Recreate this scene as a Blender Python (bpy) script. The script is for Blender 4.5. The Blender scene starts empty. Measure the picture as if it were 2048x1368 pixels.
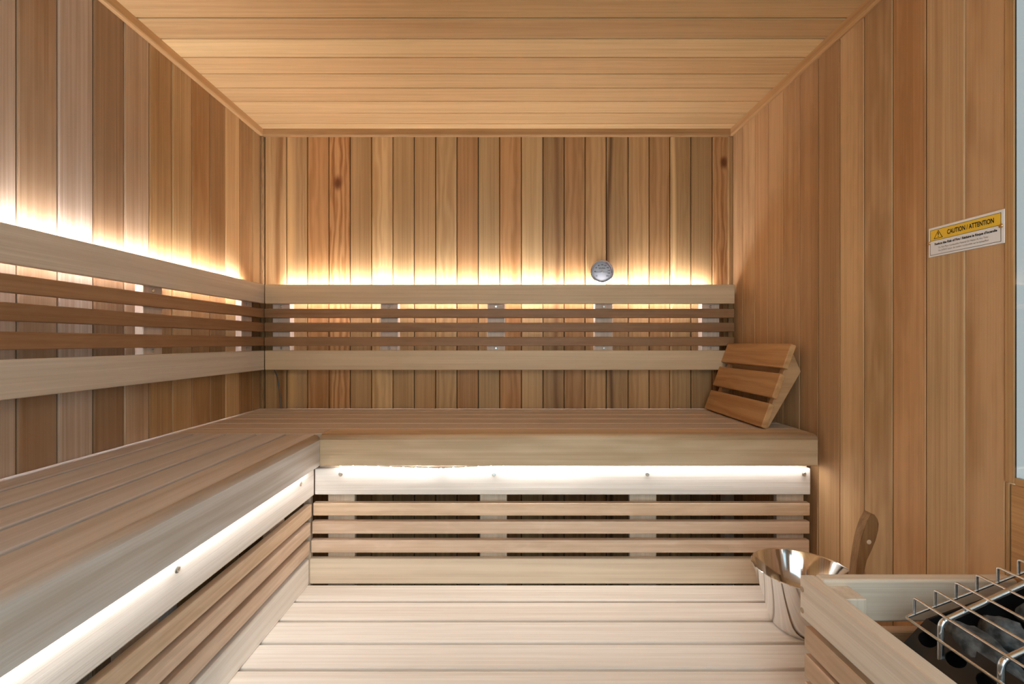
import bpy, bmesh, math, random
from mathutils import Matrix, Vector, noise as mnoise

random.seed(7)
S = bpy.context.scene
COL = S.collection

# ------------------------------------------------------------------ camera, world, exposure
CZ = 1.1965                      # camera height above the floor
cam_d = bpy.data.cameras.new('camera')
cam = bpy.data.objects.new('camera', cam_d)
COL.objects.link(cam)
cam.location = (0, 0, CZ)
cam.rotation_euler = (math.pi / 2, 0, 0)
cam_d.sensor_width = 36
cam_d.lens = 36 * 920 / 2048
cam_d.shift_x = 12 / 2048
cam_d.clip_start = 0.02
S.camera = cam

S.view_settings.view_transform = 'Standard'
S.view_settings.look = 'None'
S.view_settings.gamma = 1
S.view_settings.use_curve_mapping = False
S.view_settings.exposure = 0.18

WORLD_COLOR = (0.70, 0.87, 1.0)
WORLD_STRENGTH = 3.0
LED_BACKREST = 185.0
LED_BACKREST_COLOR = (0.96, 0.965, 1.04)
LED_BENCH = 50.0
LED_BENCH_COLOR = (1.0, 0.97, 0.95)
FILL_W = 5.5                    # added warm fill light above the door behind the photographer, no fixture
FILL_COLOR = (1.0, 0.90, 0.78)

w = bpy.data.worlds.new('daylight')
S.world = w
w.use_nodes = True
bg = w.node_tree.nodes['Background']
bg.inputs[0].default_value = (*WORLD_COLOR, 1)
bg.inputs[1].default_value = WORLD_STRENGTH
S.cycles.diffuse_bounces = 6
S.cycles.max_bounces = 12

ld = bpy.data.lights.new('fill_light', 'AREA')  # unseen fill light, added to brighten the room
ld.shape = 'RECTANGLE'; ld.size = 0.9; ld.size_y = 0.25
ld.energy = FILL_W; ld.color = FILL_COLOR
fill = bpy.data.objects.new('fill_light', ld)
COL.objects.link(fill)
fill.location = (0.1, -0.42, 1.95)
fill.rotation_euler = (math.radians(62), 0, 0)

# ------------------------------------------------------------------ materials
def new_mat(name):
    m = bpy.data.materials.new(name)
    m.use_nodes = True
    nt = m.node_tree
    return m, nt, nt.nodes['Principled BSDF']

def plain(name, col, rough=0.5, metal=0.0, emit=None, strength=0):
    m, nt, b = new_mat(name)
    b.inputs['Base Color'].default_value = (*col, 1)
    b.inputs['Roughness'].default_value = rough
    b.inputs['Metallic'].default_value = metal
    if emit:
        b.inputs['Emission Color'].default_value = (*emit, 1)
        b.inputs['Emission Strength'].default_value = strength
    return m

def wood(name, broad=0.45, fine=0.45, wave=0.14, wscale=16.0, dark=(0.72, 0.64, 0.55), rough=0.55, knots=(), streak=0.0, streak_y=0.0,
         streak_col=(0.25, 0.16, 0.08), streak_w=0.012, blotch=0.0):
    """Grain runs along the local x axis; the tone of each piece comes from the object's own colour."""
    m, nt, b = new_mat(name)
    N, L = nt.nodes, nt.links
    def nd(t, **k):
        n = N.new(t)
        for a, v in k.items(): setattr(n, a, v)
        return n
    def math_(op, a, b_, clamp=False):
        n = nd('ShaderNodeMath', operation=op, use_clamp=clamp)
        for i, v in enumerate((a, b_)):
            if v is None: continue
            if isinstance(v, (int, float)): n.inputs[i].default_value = v
            else: L.new(v, n.inputs[i])
        return n.outputs[0]
    tc = nd('ShaderNodeTexCoord'); oi = nd('ShaderNodeObjectInfo')
    off = nd('ShaderNodeVectorMath', operation='SCALE')
    off.inputs[0].default_value = (7.3, 3.1, 5.7); L.new(oi.outputs['Random'], off.inputs[3])
    add = nd('ShaderNodeVectorMath', operation='ADD')
    L.new(tc.outputs['Object'], add.inputs[0]); L.new(off.outputs[0], add.inputs[1])
    def stretched(sx, sy, detail, dist=0.0, lo=0.3, hi=0.7):
        mp = nd('ShaderNodeMapping'); mp.inputs['Scale'].default_value = (sx, sy, sy)
        L.new(add.outputs[0], mp.inputs[0])
        n = nd('ShaderNodeTexNoise'); n.inputs['Scale'].default_value = 1.0
        n.inputs['Detail'].default_value = detail; n.inputs['Distortion'].default_value = dist
        L.new(mp.outputs[0], n.inputs['Vector'])
        r = nd('ShaderNodeMapRange'); r.inputs[1].default_value = lo; r.inputs[2].default_value = hi
        L.new(n.outputs[0], r.inputs[0])
        return r.outputs[0]
    a = stretched(0.55, 22, 2.5, 0.4)
    f = stretched(2.2, 330, 2.0)
    f2 = stretched(1.1, 110, 2.0)
    mp = nd('ShaderNodeMapping'); mp.inputs['Scale'].default_value = (0.16, 1.0, 1.0)
    L.new(add.outputs[0], mp.inputs[0])
    wv = nd('ShaderNodeTexWave', wave_type='BANDS', bands_direction='Y', wave_profile='SIN')
    wv.inputs['Scale'].default_value = wscale; wv.inputs['Distortion'].default_value = 7.0
    wv.inputs['Detail'].default_value = 2.0; wv.inputs['Detail Scale'].default_value = 2.2
    L.new(mp.outputs[0], wv.inputs['Vector'])
    t = math_('MULTIPLY', a, broad)
    t = math_('ADD', t, math_('MULTIPLY', f, fine * 0.5))
    t = math_('ADD', t, math_('MULTIPLY', f2, fine * 0.5))
    t = math_('ADD', t, math_('MULTIPLY', wv.outputs[1], wave))
    if blotch:
        bl = stretched(7, 16, 2.0, 1.5, 0.52, 0.62)
        t = math_('ADD', t, math_('MULTIPLY', bl, blotch))
    tot = broad + fine + wave + blotch
    t = math_('DIVIDE', t, tot, True)
    r = nd('ShaderNodeMapRange'); r.inputs[1].default_value = 0.22; r.inputs[2].default_value = 0.72
    L.new(t, r.inputs[0])
    mix = nd('ShaderNodeMix', data_type='RGBA')
    mix.inputs[6].default_value = (*dark, 1); mix.inputs[7].default_value = (1.06, 1.06, 1.06, 1)
    L.new(r.outputs[0], mix.inputs[0])
    col = mix.outputs[2]
    if knots or streak:
        sep = nd('ShaderNodeSeparateXYZ'); L.new(tc.outputs['Object'], sep.inputs[0])
        wob = stretched(9, 40, 2.0, 0.0, 0.3, 0.7)
    for kx, ky, kr in knots:
        dx = math_('MULTIPLY', math_('SUBTRACT', sep.outputs[0], kx), 0.55)
        dy = math_('SUBTRACT', sep.outputs[1], ky)
        dd = math_('SQRT', math_('ADD', math_('MULTIPLY', dx, dx), math_('MULTIPLY', dy, dy)), None)
        dd = math_('ADD', dd, math_('MULTIPLY', math_('SUBTRACT', wob, 0.5), kr * 0.5))
        mr = nd('ShaderNodeMapRange', interpolation_type='SMOOTHSTEP')
        mr.inputs[1].default_value = kr * 0.35; mr.inputs[2].default_value = kr * 1.5
        L.new(dd, mr.inputs[0])
        km = nd('ShaderNodeMix', data_type='RGBA')
        km.inputs[6].default_value = (0.30, 0.17, 0.09, 1)
        L.new(mr.outputs[0], km.inputs[0]); L.new(col, km.inputs[7]); col = km.outputs[2]
    if streak:
        drift = stretched(1.6, 0.5, 1.0, 0.0, 0.3, 0.7)
        yy = math_('SUBTRACT', sep.outputs[1], streak_y)
        yy = math_('ABSOLUTE', math_('ADD', yy, math_('MULTIPLY', math_('SUBTRACT', drift, 0.5), 0.02)), None)
        mr = nd('ShaderNodeMapRange', interpolation_type='SMOOTHSTEP')
        mr.inputs[1].default_value = 0.0; mr.inputs[2].default_value = streak_w
        mr.inputs[3].default_value = streak; mr.inputs[4].default_value = 0.0
        L.new(yy, mr.inputs[0])
        km = nd('ShaderNodeMix', data_type='RGBA')
        km.inputs[7].default_value = (*streak_col, 1)
        L.new(mr.outputs[0], km.inputs[0]); L.new(col, km.inputs[6]); col = km.outputs[2]
    mul = nd('ShaderNodeMix', data_type='RGBA', blend_type='MULTIPLY')
    mul.inputs[0].default_value = 1.0
    L.new(col, mul.inputs[6]); L.new(oi.outputs['Color'], mul.inputs[7])
    L.new(mul.outputs[2], b.inputs['Base Color'])
    b.inputs['Roughness'].default_value = rough
    b.inputs['Specular IOR Level'].default_value = 0.3
    bp = nd('ShaderNodeBump'); bp.inputs['Strength'].default_value = 0.12; bp.inputs['Distance'].default_value = 0.001
    L.new(f, bp.inputs['Height']); L.new(bp.outputs[0], b.inputs['Normal'])
    return m

CEDAR = wood('cedar')
CEDAR_STRAIGHT = wood('cedar_straight_grain', broad=0.25, fine=0.6, wave=0.05, dark=(0.78, 0.71, 0.63))
CEDAR_CLEAR = wood('cedar_clear', broad=0.3, fine=0.5, wave=0.12, dark=(0.86, 0.81, 0.75))
CEDAR_FIGURED = wood('cedar_figured', broad=0.45, fine=0.3, wave=0.3, wscale=11, dark=(0.74, 0.66, 0.56))
CEDAR_KNOT = wood('cedar_knotty', broad=0.5, fine=0.2, wave=0.45, wscale=13, dark=(0.55, 0.40, 0.26), knots=((0.821, -0.006, 0.016),))
CEDAR_KNOT2 = wood('cedar_knotty_edge', broad=0.6, fine=0.2, wave=0.35, dark=(0.55, 0.40, 0.26), knots=((0.905, 0.008, 0.014),))
CEDAR_DARK_STREAK = wood('cedar_dark_streak', streak=0.8, streak_y=-0.03, streak_col=(0.22, 0.14, 0.07), streak_w=0.016)
CEDAR_DARK_STREAK2 = wood('cedar_dark_streak_offset', streak=0.65, streak_y=0.018, streak_col=(0.4, 0.26, 0.14), streak_w=0.02)
CEDAR_PALE_STREAK = wood('cedar_pale_streak', streak=0.85, streak_y=-0.038, streak_col=(1.55, 1.6, 1.6), streak_w=0.014)
CEDAR_PALE_STREAK2 = wood('cedar_wide_pale_streak', streak=0.8, streak_y=-0.03, streak_col=(1.5, 1.5, 1.4), streak_w=0.03)
PALE = wood('pale_aspen', broad=0.3, fine=0.45, wave=0.08, dark=(0.87, 0.83, 0.79), rough=0.5)
PALE_FIGURED = wood('pale_figured_fascia', broad=0.45, fine=0.3, wave=0.25, wscale=9, dark=(0.80, 0.74, 0.67), rough=0.5)
SLAT = wood('slat_wood', broad=0.35, fine=0.3, wave=0.15, dark=(0.80, 0.73, 0.66), rough=0.5, blotch=0.08)
HEAD = wood('headrest_wood', broad=0.4, fine=0.3, wave=0.25, wscale=10, dark=(0.76, 0.68, 0.59), rough=0.5)
ROUGH = wood('rough_sawn_trim', broad=0.2, fine=0.4, wave=0.3, wscale=60, dark=(0.45, 0.36, 0.28), rough=0.8)
HANDLE = wood('ladle_wood', broad=0.5, fine=0.4, wave=0.2, dark=(0.55, 0.45, 0.35), rough=0.6)
STEEL = plain('polished_steel', (0.80, 0.80, 0.80), 0.09, 1.0)
CHROME = plain('chrome_wire', (0.88, 0.90, 0.92), 0.25, 1.0)
SCREW = plain('screw_steel', (0.62, 0.58, 0.52), 0.3, 1.0)
BRASS = plain('brass_screw', (0.62, 0.42, 0.20), 0.3, 1.0)
BLACK = plain('black_enamel', (0.012, 0.012, 0.013), 0.42)
INK = plain("ink", (0.008, 0.007, 0.006), 0.95)
GREYINK = plain('grey_ink', (0.16, 0.16, 0.16), 0.6)
SIGNWHITE = plain('sign_white', (0.88, 0.88, 0.88), 0.4)
SIGNYELLOW = plain('sign_yellow', (0.90, 0.58, 0.05), 0.4)
DIAL = plain('dial_grey', (0.12, 0.124, 0.13), 0.9)
CABLE = plain('cable_grey', (0.11, 0.11, 0.11), 0.45)
TAPE = plain('led_tape', (0.8, 0.78, 0.74), 0.5)
FLOORM = plain('floor_grey', (0.12, 0.11, 0.10), 0.7)
PLUG = plain('end_grain_plug', (0.42, 0.30, 0.19), 0.6)
LED_UP = plain('led_backrest', (1, 1, 1), 0.5, 0, LED_BACKREST_COLOR, LED_BACKREST)
LED_LOW = plain('led_bench', (1, 1, 1), 0.5, 0, LED_BENCH_COLOR, LED_BENCH)
LED_DOT = plain('led_dot', (1, 1, 1), 0.5, 0, LED_BENCH_COLOR, 300.0)

def stone_mat():
    m, nt, b = new_mat('sauna_stone')
    N, L = nt.nodes, nt.links
    tc = N.new('ShaderNodeTexCoord')
    n = N.new('ShaderNodeTexNoise'); n.inputs['Scale'].default_value = 55; n.inputs['Detail'].default_value = 6
    L.new(tc.outputs['Object'], n.inputs['Vector'])
    r = N.new('ShaderNodeValToRGB')
    r.color_ramp.elements[0].position = 0.38; r.color_ramp.elements[0].color = (0.03, 0.034, 0.038, 1)
    r.color_ramp.elements[1].position = 0.72; r.color_ramp.elements[1].color = (0.19, 0.205, 0.215, 1)
    L.new(n.outputs[0], r.inputs[0]); L.new(r.outputs[0], b.inputs['Base Color'])
    b.inputs['Roughness'].default_value = 0.7
    bp = N.new('ShaderNodeBump'); bp.inputs['Strength'].default_value = 0.7; bp.inputs['Distance'].default_value = 0.004
    L.new(n.outputs[0], bp.inputs['Height']); L.new(bp.outputs[0], b.inputs['Normal'])
    return m
STONE = stone_mat()

def glass_mat(name, tint):
    m, nt, b = new_mat(name)
    N, L = nt.nodes, nt.links
    N.remove(b)
    tr = N.new('ShaderNodeBsdfTransparent'); tr.inputs[0].default_value = tint
    gl = N.new('ShaderNodeBsdfGlossy'); gl.inputs['Roughness'].default_value = 0.02
    lw = N.new('ShaderNodeLayerWeight'); lw.inputs[0].default_value = 0.5
    pw = N.new('ShaderNodeMath'); pw.operation = 'POWER'; pw.inputs[1].default_value = 4.0
    L.new(lw.outputs['Facing'], pw.inputs[0])
    fr = N.new('ShaderNodeMath'); fr.operation = 'MULTIPLY_ADD'; fr.inputs[1].default_value = 0.9; fr.inputs[2].default_value = 0.04
    L.new(pw.outputs[0], fr.inputs[0])
    mx = N.new('ShaderNodeMixShader')
    L.new(fr.outputs[0], mx.inputs[0]); L.new(tr.outputs[0], mx.inputs[1]); L.new(gl.outputs[0], mx.inputs[2])
    L.new(mx.outputs[0], N['Material Output'].inputs[0])
    return m
GLASS = glass_mat('door_glass', (0.93, 0.97, 0.96, 1))
TINTED = glass_mat('tinted_window_glass', (0.42, 0.405, 0.38, 1))

# tones (linear albedo)
def tone(k, hue=0.0, grey=0.0):
    """cedar of brightness k; hue > 0 redder, < 0 yellower / greyer"""
    r, g, b_ = 0.52, 0.315, 0.142
    r, g, b_ = r + grey * (0.48 - r), g + grey * (0.41 - g), b_ + grey * (0.36 - b_)
    return (min(r * k * (1 + 0.10 * hue), 0.9), g * k * (1 - 0.10 * hue), b_ * k * (1 - 0.25 * hue), 1)
PALE_C = (0.66, 0.53, 0.40, 1)
PALE_W = (0.83, 0.77, 0.70, 1)
SKIRT_TOP = (0.70, 0.64, 0.58, 1)
BENCH_C = (0.60, 0.50, 0.40, 1)
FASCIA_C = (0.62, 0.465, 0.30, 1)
FASCIA_S = (0.60, 0.55, 0.50, 1)  # side nosing: cool daylight put into the wood colour
BENCH_S = (0.57, 0.53, 0.50, 1)  # side seat greyed to carry the cool daylight in its colour
SLAT_C = (0.70, 0.51, 0.35, 1)
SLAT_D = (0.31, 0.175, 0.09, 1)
SLAT_R = (0.71, 0.53, 0.39, 1)
BATTEN_C = (0.62, 0.49, 0.39, 1)

# ------------------------------------------------------------------ object helpers
W = {}                                   # world matrix of each object
def link(o, parent=None, world=None):
    COL.objects.link(o)
    world = world or Matrix.Identity(4)
    W[o.name] = world
    if parent:
        o.parent = parent
        o.matrix_parent_inverse = W[parent.name].inverted()
    o.matrix_basis = world
    return o

def struct(o):
    o['kind'] = 'structure'; return o

def thing(name, label, cat, loc, group=None):
    o = bpy.data.objects.new(name, None)
    o.empty_display_size = 0.05
    link(o, None, Matrix.Translation(loc))
    return tag(o, label, cat, group)

def tag(o, label, cat, group=None):
    o['label'] = label; o['category'] = cat
    if group: o['group'] = group
    return o

MESH = {}
def box_mesh(L, Wd, T, bev, seg):
    key = (round(L, 5), round(Wd, 5), round(T, 5), bev, seg)
    if key in MESH: return MESH[key]
    bm = bmesh.new()
    bmesh.ops.create_cube(bm, size=1)
    bmesh.ops.scale(bm, vec=(L, Wd, T), verts=bm.verts)
    if bev > 0:
        bmesh.ops.bevel(bm, geom=list(bm.edges), offset=bev, segments=seg, profile=0.5, affect='EDGES')
        if seg > 1:
            for f in bm.faces:
                n = f.normal
                f.smooth = max(abs(n.x), abs(n.y), abs(n.z)) < 0.999
    me = bpy.data.meshes.new('board')
    bm.to_mesh(me); bm.free()
    MESH[key] = me
    return me

PERM = {'x': Matrix(((1, 0, 0), (0, 1, 0), (0, 0, 1))),
        'y': Matrix(((0, 0, 1), (1, 0, 0), (0, 1, 0))),      # local x -> world y, local y -> world z, local z -> world x
        'z': Matrix(((0, 1, 0), (0, 0, 1), (1, 0, 0)))}      # local x -> world z, local y -> world x, local z -> world y
DIMS = {'x': (0, 1, 2), 'y': (1, 2, 0), 'z': (2, 0, 1)}

def board(name, parent, mat, lo, hi, axis, color=(1, 1, 1, 1), bev=0.002, seg=1, shear=None):
    lo, hi = Vector(lo), Vector(hi)
    d = hi - lo; c = (hi + lo) / 2
    i, j, k = DIMS[axis]
    base = box_mesh(d[i], d[j], d[k], bev, seg)
    me = base
    if me.users and me.materials and me.materials[0] is not mat:
        key = (base.name, mat.name)
        if key not in MESH:
            m2 = base.copy(); m2.materials[0] = mat; MESH[key] = m2
        me = MESH[key]
    elif not me.materials:
        me.materials.append(mat)
    o = bpy.data.objects.new(name, me)
    o.color = color
    link(o, parent, Matrix.Translation(c) @ PERM[axis].to_4x4())
    return o

def vary(c, a=0.07):
    k = 1 + random.uniform(-a, a); h = random.uniform(-a, a) * 0.4
    return (c[0] * k * (1 + h), c[1] * k, c[2] * k * (1 - h), 1)

def mesh_obj(name, bm, mat, parent=None, world=None, color=(1, 1, 1, 1), smooth=None):
    me = bpy.data.meshes.new(name)
    bmesh.ops.recalc_face_normals(bm, faces=bm.faces)
    bm.to_mesh(me); bm.free()
    if mat: me.materials.append(mat)
    if smooth == 'curve':                # only the narrow faces of a rounded edge are smooth
        for p in me.polygons:
            n = p.normal
            p.use_smooth = max(abs(n.x), abs(n.y), abs(n.z)) < 0.998
    elif smooth is not None:
        me.shade_smooth()
        me.set_sharp_from_angle(angle=math.radians(smooth))
    o = bpy.data.objects.new(name, me)
    o.color = color
    link(o, parent, world)
    return o

def prism(poly, axis, a, b, bev=0.0, seg=2):
    """polygon (2-D points) pushed along one world axis from a to b; the other two axes in xyz order"""
    bm = bmesh.new()
    def P(p, t):
        return {'x': (t, p[0], p[1]), 'y': (p[0], t, p[1]), 'z': (p[0], p[1], t)}[axis]
    v0 = [bm.verts.new(P(p, a)) for p in poly]; v1 = [bm.verts.new(P(p, b)) for p in poly]
    n = len(poly)
    bm.faces.new(v0); bm.faces.new(v1[::-1])
    for i in range(n): bm.faces.new((v0[i], v0[(i + 1) % n], v1[(i + 1) % n], v1[i]))
    bmesh.ops.recalc_face_normals(bm, faces=bm.faces)
    if bev: bmesh.ops.bevel(bm, geom=list(bm.edges), offset=bev, segments=seg, profile=0.5, affect='EDGES')
    return bm

def tube_bm(pts, r, sides=8, bm=None, cap=True):
    bm = bm or bmesh.new()
    pts = [Vector(p) for p in pts]
    rings = []
    up = None
    for i, p in enumerate(pts):
        t = (pts[min(i + 1, len(pts) - 1)] - pts[max(i - 1, 0)]).normalized()
        if up is None:
            up = Vector((0, 0, 1)) if abs(t.z) < 0.9 else Vector((1, 0, 0))
        x = t.cross(up).normalized(); up = x.cross(t).normalized()
        rings.append([bm.verts.new(p + (x * math.cos(q) + up * math.sin(q)) * r)
                      for q in (2 * math.pi * s / sides for s in range(sides))])
    for a, b in zip(rings, rings[1:]):
        for s in range(sides):
            bm.faces.new((a[s], a[(s + 1) % sides], b[(s + 1) % sides], b[s]))
    if cap:
        bm.faces.new(rings[0][::-1]); bm.faces.new(rings[-1])
    return bm

def fillet(pts, r, n=4):
    """round the inner corners of a polyline"""
    pts = [Vector(p) for p in pts]
    out = [pts[0]]
    for a, b, c in zip(pts, pts[1:], pts[2:]):
        u = (a - b); v = (c - b)
        rr = min(r, u.length * 0.45, v.length * 0.45)
        p, q = b + u.normalized() * rr, b + v.normalized() * rr
        for k in range(n + 1):
            t = k / n
            out.append(p * (1 - t) ** 2 + b * 2 * t * (1 - t) + q * t * t)
    out.append(pts[-1])
    return out

def lathe_bm(prof, n=48, cap_first=False, cap_last=False):
    bm = bmesh.new()
    rings = [[bm.verts.new((r * math.cos(2 * math.pi * i / n), r * math.sin(2 * math.pi * i / n), z)) for i in range(n)] for r, z in prof]
    for a, b in zip(rings, rings[1:]):
        for i in range(n): bm.faces.new((a[i], a[(i + 1) % n], b[(i + 1) % n], b[i]))
    if cap_first: bm.faces.new(rings[0][::-1])
    if cap_last: bm.faces.new(rings[-1])
    return bm

def screw_head(name, parent, loc, normal, r=0.0055, mat=None, h=0.0022):
    bm = lathe_bm([(r, 0), (r, h * 0.45), (r * 0.72, h), (r * 0.28, h), (r * 0.25, h * 0.55)], 16, True, True)
    q = Vector((0, 0, 1)).rotation_difference(Vector(normal)).to_matrix().to_4x4()
    return mesh_obj(name, bm, mat or SCREW, parent, Matrix.Translation(loc) @ q, smooth=30)

# ------------------------------------------------------------------ room
XL, XR, YB, ZC = -1.0187, 0.9417, 1.9167, CZ + 0.8835
YF = -0.60
P = 0.089

def backing(name, lo, hi, c):
    o = board(name, None, CEDAR, lo, hi, 'z', c, 0.0)
    return struct(o)

floor = struct(board('floor', None, FLOORM, (XL - 0.05, YF, -0.05), (XR + 0.05, YB + 0.05, 0.0), 'x', bev=0))

T = 0.012
wall_back = backing('wall_back', (XL - 0.05, YB + T, 0), (XR + 0.05, YB + T + 0.03, ZC + 0.03), tone(0.07))
MK = {'k': CEDAR_KNOT, 'K': CEDAR_KNOT2, 'd': CEDAR_DARK_STREAK, 'D': CEDAR_DARK_STREAK2, 'p': CEDAR_PALE_STREAK,
      'P': CEDAR_PALE_STREAK2, 's': CEDAR_STRAIGHT, 'f': CEDAR_FIGURED, 'c': CEDAR}
def px_x(x): return (x - 1012) / 480.0
edges = [529.3, 572.8, 614.7, 657.5, 700.2, 742.9, 785.6, 828.4, 871.1, 913.8, 956.5, 999.4, 1042.7, 1086, 1128.4, 1170.4,
         1212.7, 1256.4, 1298.6, 1340.1, 1382.3, 1424.8, 1462.5]
back_tone = [(0.98, 0, 'D'), (0.84, 0, 'P'), (0.86, 0.8, 'f'), (0.98, 0.6, 'k'), (0.84, 0, 's'), (1.22, -0.3, 'f'), (0.90, -0.2, 's'),
             (0.88, 0, 's'), (0.96, -0.2, 'f'), (0.74, 0.5, 's'), (0.90, -0.3, 's'), (0.84, 0.7, 'f'), (0.98, -0.3, 's'), (0.70, 0, 'D'),
             (0.76, 0.5, 'f'), (0.90, 0.1, 'f'), (0.78, 0, 'd'), (0.92, 0.1, 'c'), (0.78, 0.4, 'f'), (0.86, -0.2, 'p'), (0.68, 0, 's'), (0.78, 0.7, 'K')]
xs = [px_x(e) for e in edges]
for i, (k, h, m) in enumerate(back_tone):
    board('board', wall_back, MK[m], (xs[i] + 0.0015, YB, 0), (xs[i + 1] - 0.0015, YB + T, ZC), 'z', tone(k * 0.95, h), 0.0026)
board('board', wall_back, CEDAR, (XL, YB, 0), (xs[0] - 0.0015, YB + T, ZC), 'z', tone(0.7), 0.0022)

wall_left = backing('wall_left', (XL - T - 0.03, YF, 0), (XL - T, YB + T, ZC + 0.03), tone(0.07))
left_far = [0.9589, 1.0464, 1.1366, 1.2280, 1.3149, 1.4040, 1.4927, 1.5832, 1.6713, 1.7598, 1.8507]
left_tone = [(0.95, 0, 's', 0.6), (1.08, -0.1, 'D', 0.4), (1.0, 0, 's', 0.7), (0.58, 0.4, 's', 0.25), (0.92, 0, 's', 0.35), (0.80, 0.1, 'c'), (0.93, -0.2, 's'),  # last value greys the near boards: cool daylight put into their colour
             (0.78, 0.4, 'f'), (0.66, 0.3, 's'), (1.18, -0.2, 's'), (0.74, 0.3, 'd'), (0.86, 0, 's')]
ys = [left_far[0] - P] + left_far + [YB]
for i, (k, h, m, *gr_) in enumerate(left_tone):
    board('board', wall_left, MK[m], (XL - T, ys[i] + 0.0015, 0), (XL, ys[i + 1] - 0.0015, ZC), 'z', tone(k * 0.95, h, *gr_), 0.0026)
for n in range(16):
    y1 = ys[0] - n * P
    board('board', wall_left, CEDAR_STRAIGHT, (XL - T, max(y1 - P, YF) + 0.0015, 0), (XL, y1 - 0.0015, ZC), 'z', tone(random.uniform(0.75, 1.1)), 0.0022)
    if y1 - P < YF: break

# right wall: boards, then the window and the panel below it
WIN_Y1, WIN_Z0 = 0.850, CZ - 0.2505
wall_right = struct(mesh_obj('wall_right', prism([(0.97, 0), (YB + T, 0), (YB + T, ZC + 0.03), (0.97, ZC + 0.03)], 'x', XR + T, XR + T + 0.03), CEDAR, color=tone(0.07)))
right_px = [1485.4, 1509.8, 1535.9, 1566.8, 1599.4, 1636, 1679.3, 1728, 1785.3, 1851.8, 1930]
ry = [YB] + [920 * XR / (x - 1012) for x in right_px] + [0.868]
right_tone = [(0.92, 0, 'D'), (1.02, -0.2, 'P'), (0.98, 0.1, 's'), (0.98, 0, 's'), (0.95, 0, 'D'), (0.80, 0.2, 'd'), (0.78, 0.1, 's'), (1.06, -0.2, 'P'),
              (0.90, -0.2, 'f'), (0.95, 0.4, 'D'), (1.02, -0.3, 's'), (0.92, 0.1, 'f')]
for i, (k, h, m) in enumerate(right_tone):
    board('board', wall_right, MK[m], (XR, ry[i + 1] + 0.0015, 0), (XR + T, ry[i] - 0.0015, ZC), 'z', tone(k * 1.12, h, 0.12), 0.0012)
board('panel', wall_right, CEDAR_STRAIGHT, (XR, 0.8618, 0), (XR + 0.03, 0.8675, WIN_Z0 - 0.0125), 'z', tone(0.98, 0.1), 0.0008)
pan = board('panel', wall_right, CEDAR_STRAIGHT, (XR + 0.002, YF, 0), (XR + 0.03, 0.8605, WIN_Z0 - 0.0145), 'y', tone(0.98, 0.3), 0.001)

window = struct(thing('window_1', 'side window', 'window', (XR, 0.4, WIN_Z0)))
del window['label']; del window['category']
board('frame', window, CEDAR_STRAIGHT, (XR - 0.002, WIN_Y1 + 0.0005, WIN_Z0 - 0.012), (XR + 0.0035, 0.8675, ZC), 'z', tone(1.0, -0.1), 0.001)
board('frame', window, CEDAR_STRAIGHT, (XR - 0.002, YF, WIN_Z0 - 0.0135), (XR + 0.006, WIN_Y1, WIN_Z0), 'y', tone(0.98, 0.1), 0.001)
board('pane', window, TINTED, (XR - 0.001, YF, WIN_Z0), (XR + 0.005, WIN_Y1 + 0.0004, ZC), 'y', bev=0)

# front of the room, behind the photographer: wood either side of a wide glass door
wall_front = struct(mesh_obj('wall_front', prism([(XL, 0), (-0.30, 0), (-0.30, 2.0), (0.80, 2.0), (0.80, 0), (XR, 0), (XR, ZC + 0.03), (XL, ZC + 0.03)], 'y', YF - 0.04, YF), CEDAR, color=tone(0.9)))
door = struct(thing('door_1', 'door', 'door', (0, YF, 0))); del door['label']; del door['category']
for x in (-0.30, 0.76):
    board('frame', door, CEDAR_STRAIGHT, (x, YF - 0.03, 0), (x + 0.04, YF - 0.005, 2.0), 'z', tone(0.8), 0.002)
board('pane', door, GLASS, (-0.26, YF - 0.02, 0.0), (0.76, YF - 0.014, 2.0), 'z', bev=0)

# ceiling
ceiling = struct(board('ceiling', None, CEDAR, (XL - 0.04, YF, ZC + T), (XR + 0.014, YB + T, ZC + T + 0.03), 'x', tone(0.07), 0))
uc = [36.7, 78.5, 115.6, 148.4, 176.6, 203, 226.6, 248]
cy = [920 * 0.8835 / (684 - v) for v in uc]
ce = [YF] + [cy[0] - k * P for k in range(19, 0, -1) if cy[0] - k * P > YF + 0.02] + cy + [YB]
ctone = {0: (1.30, -0.5, 's'), 1: (1.14, -0.4, 'f'), 2: (1.20, -0.5, 's'), 3: (1.16, -0.4, 's'), 4: (1.2, -0.5, 's'), 5: (1.2, -0.4, 's'), 6: (1.42, -0.7, 'c'), 7: (1.02, -0.3, 'c'), 8: (1.12, -0.4, 'f')}
nb = len(ce) - 1
for i in range(nb):
    k, h, m = ctone.get(nb - 1 - i, (random.uniform(0.9, 1.1), 0, 's'))
    board('board', ceiling, CEDAR_CLEAR, (XL, ce[i] + 0.0022, ZC), (XR, ce[i + 1] - 0.0022, ZC + T), 'x', tone(k * 1.12, h), 0.0015)

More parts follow.
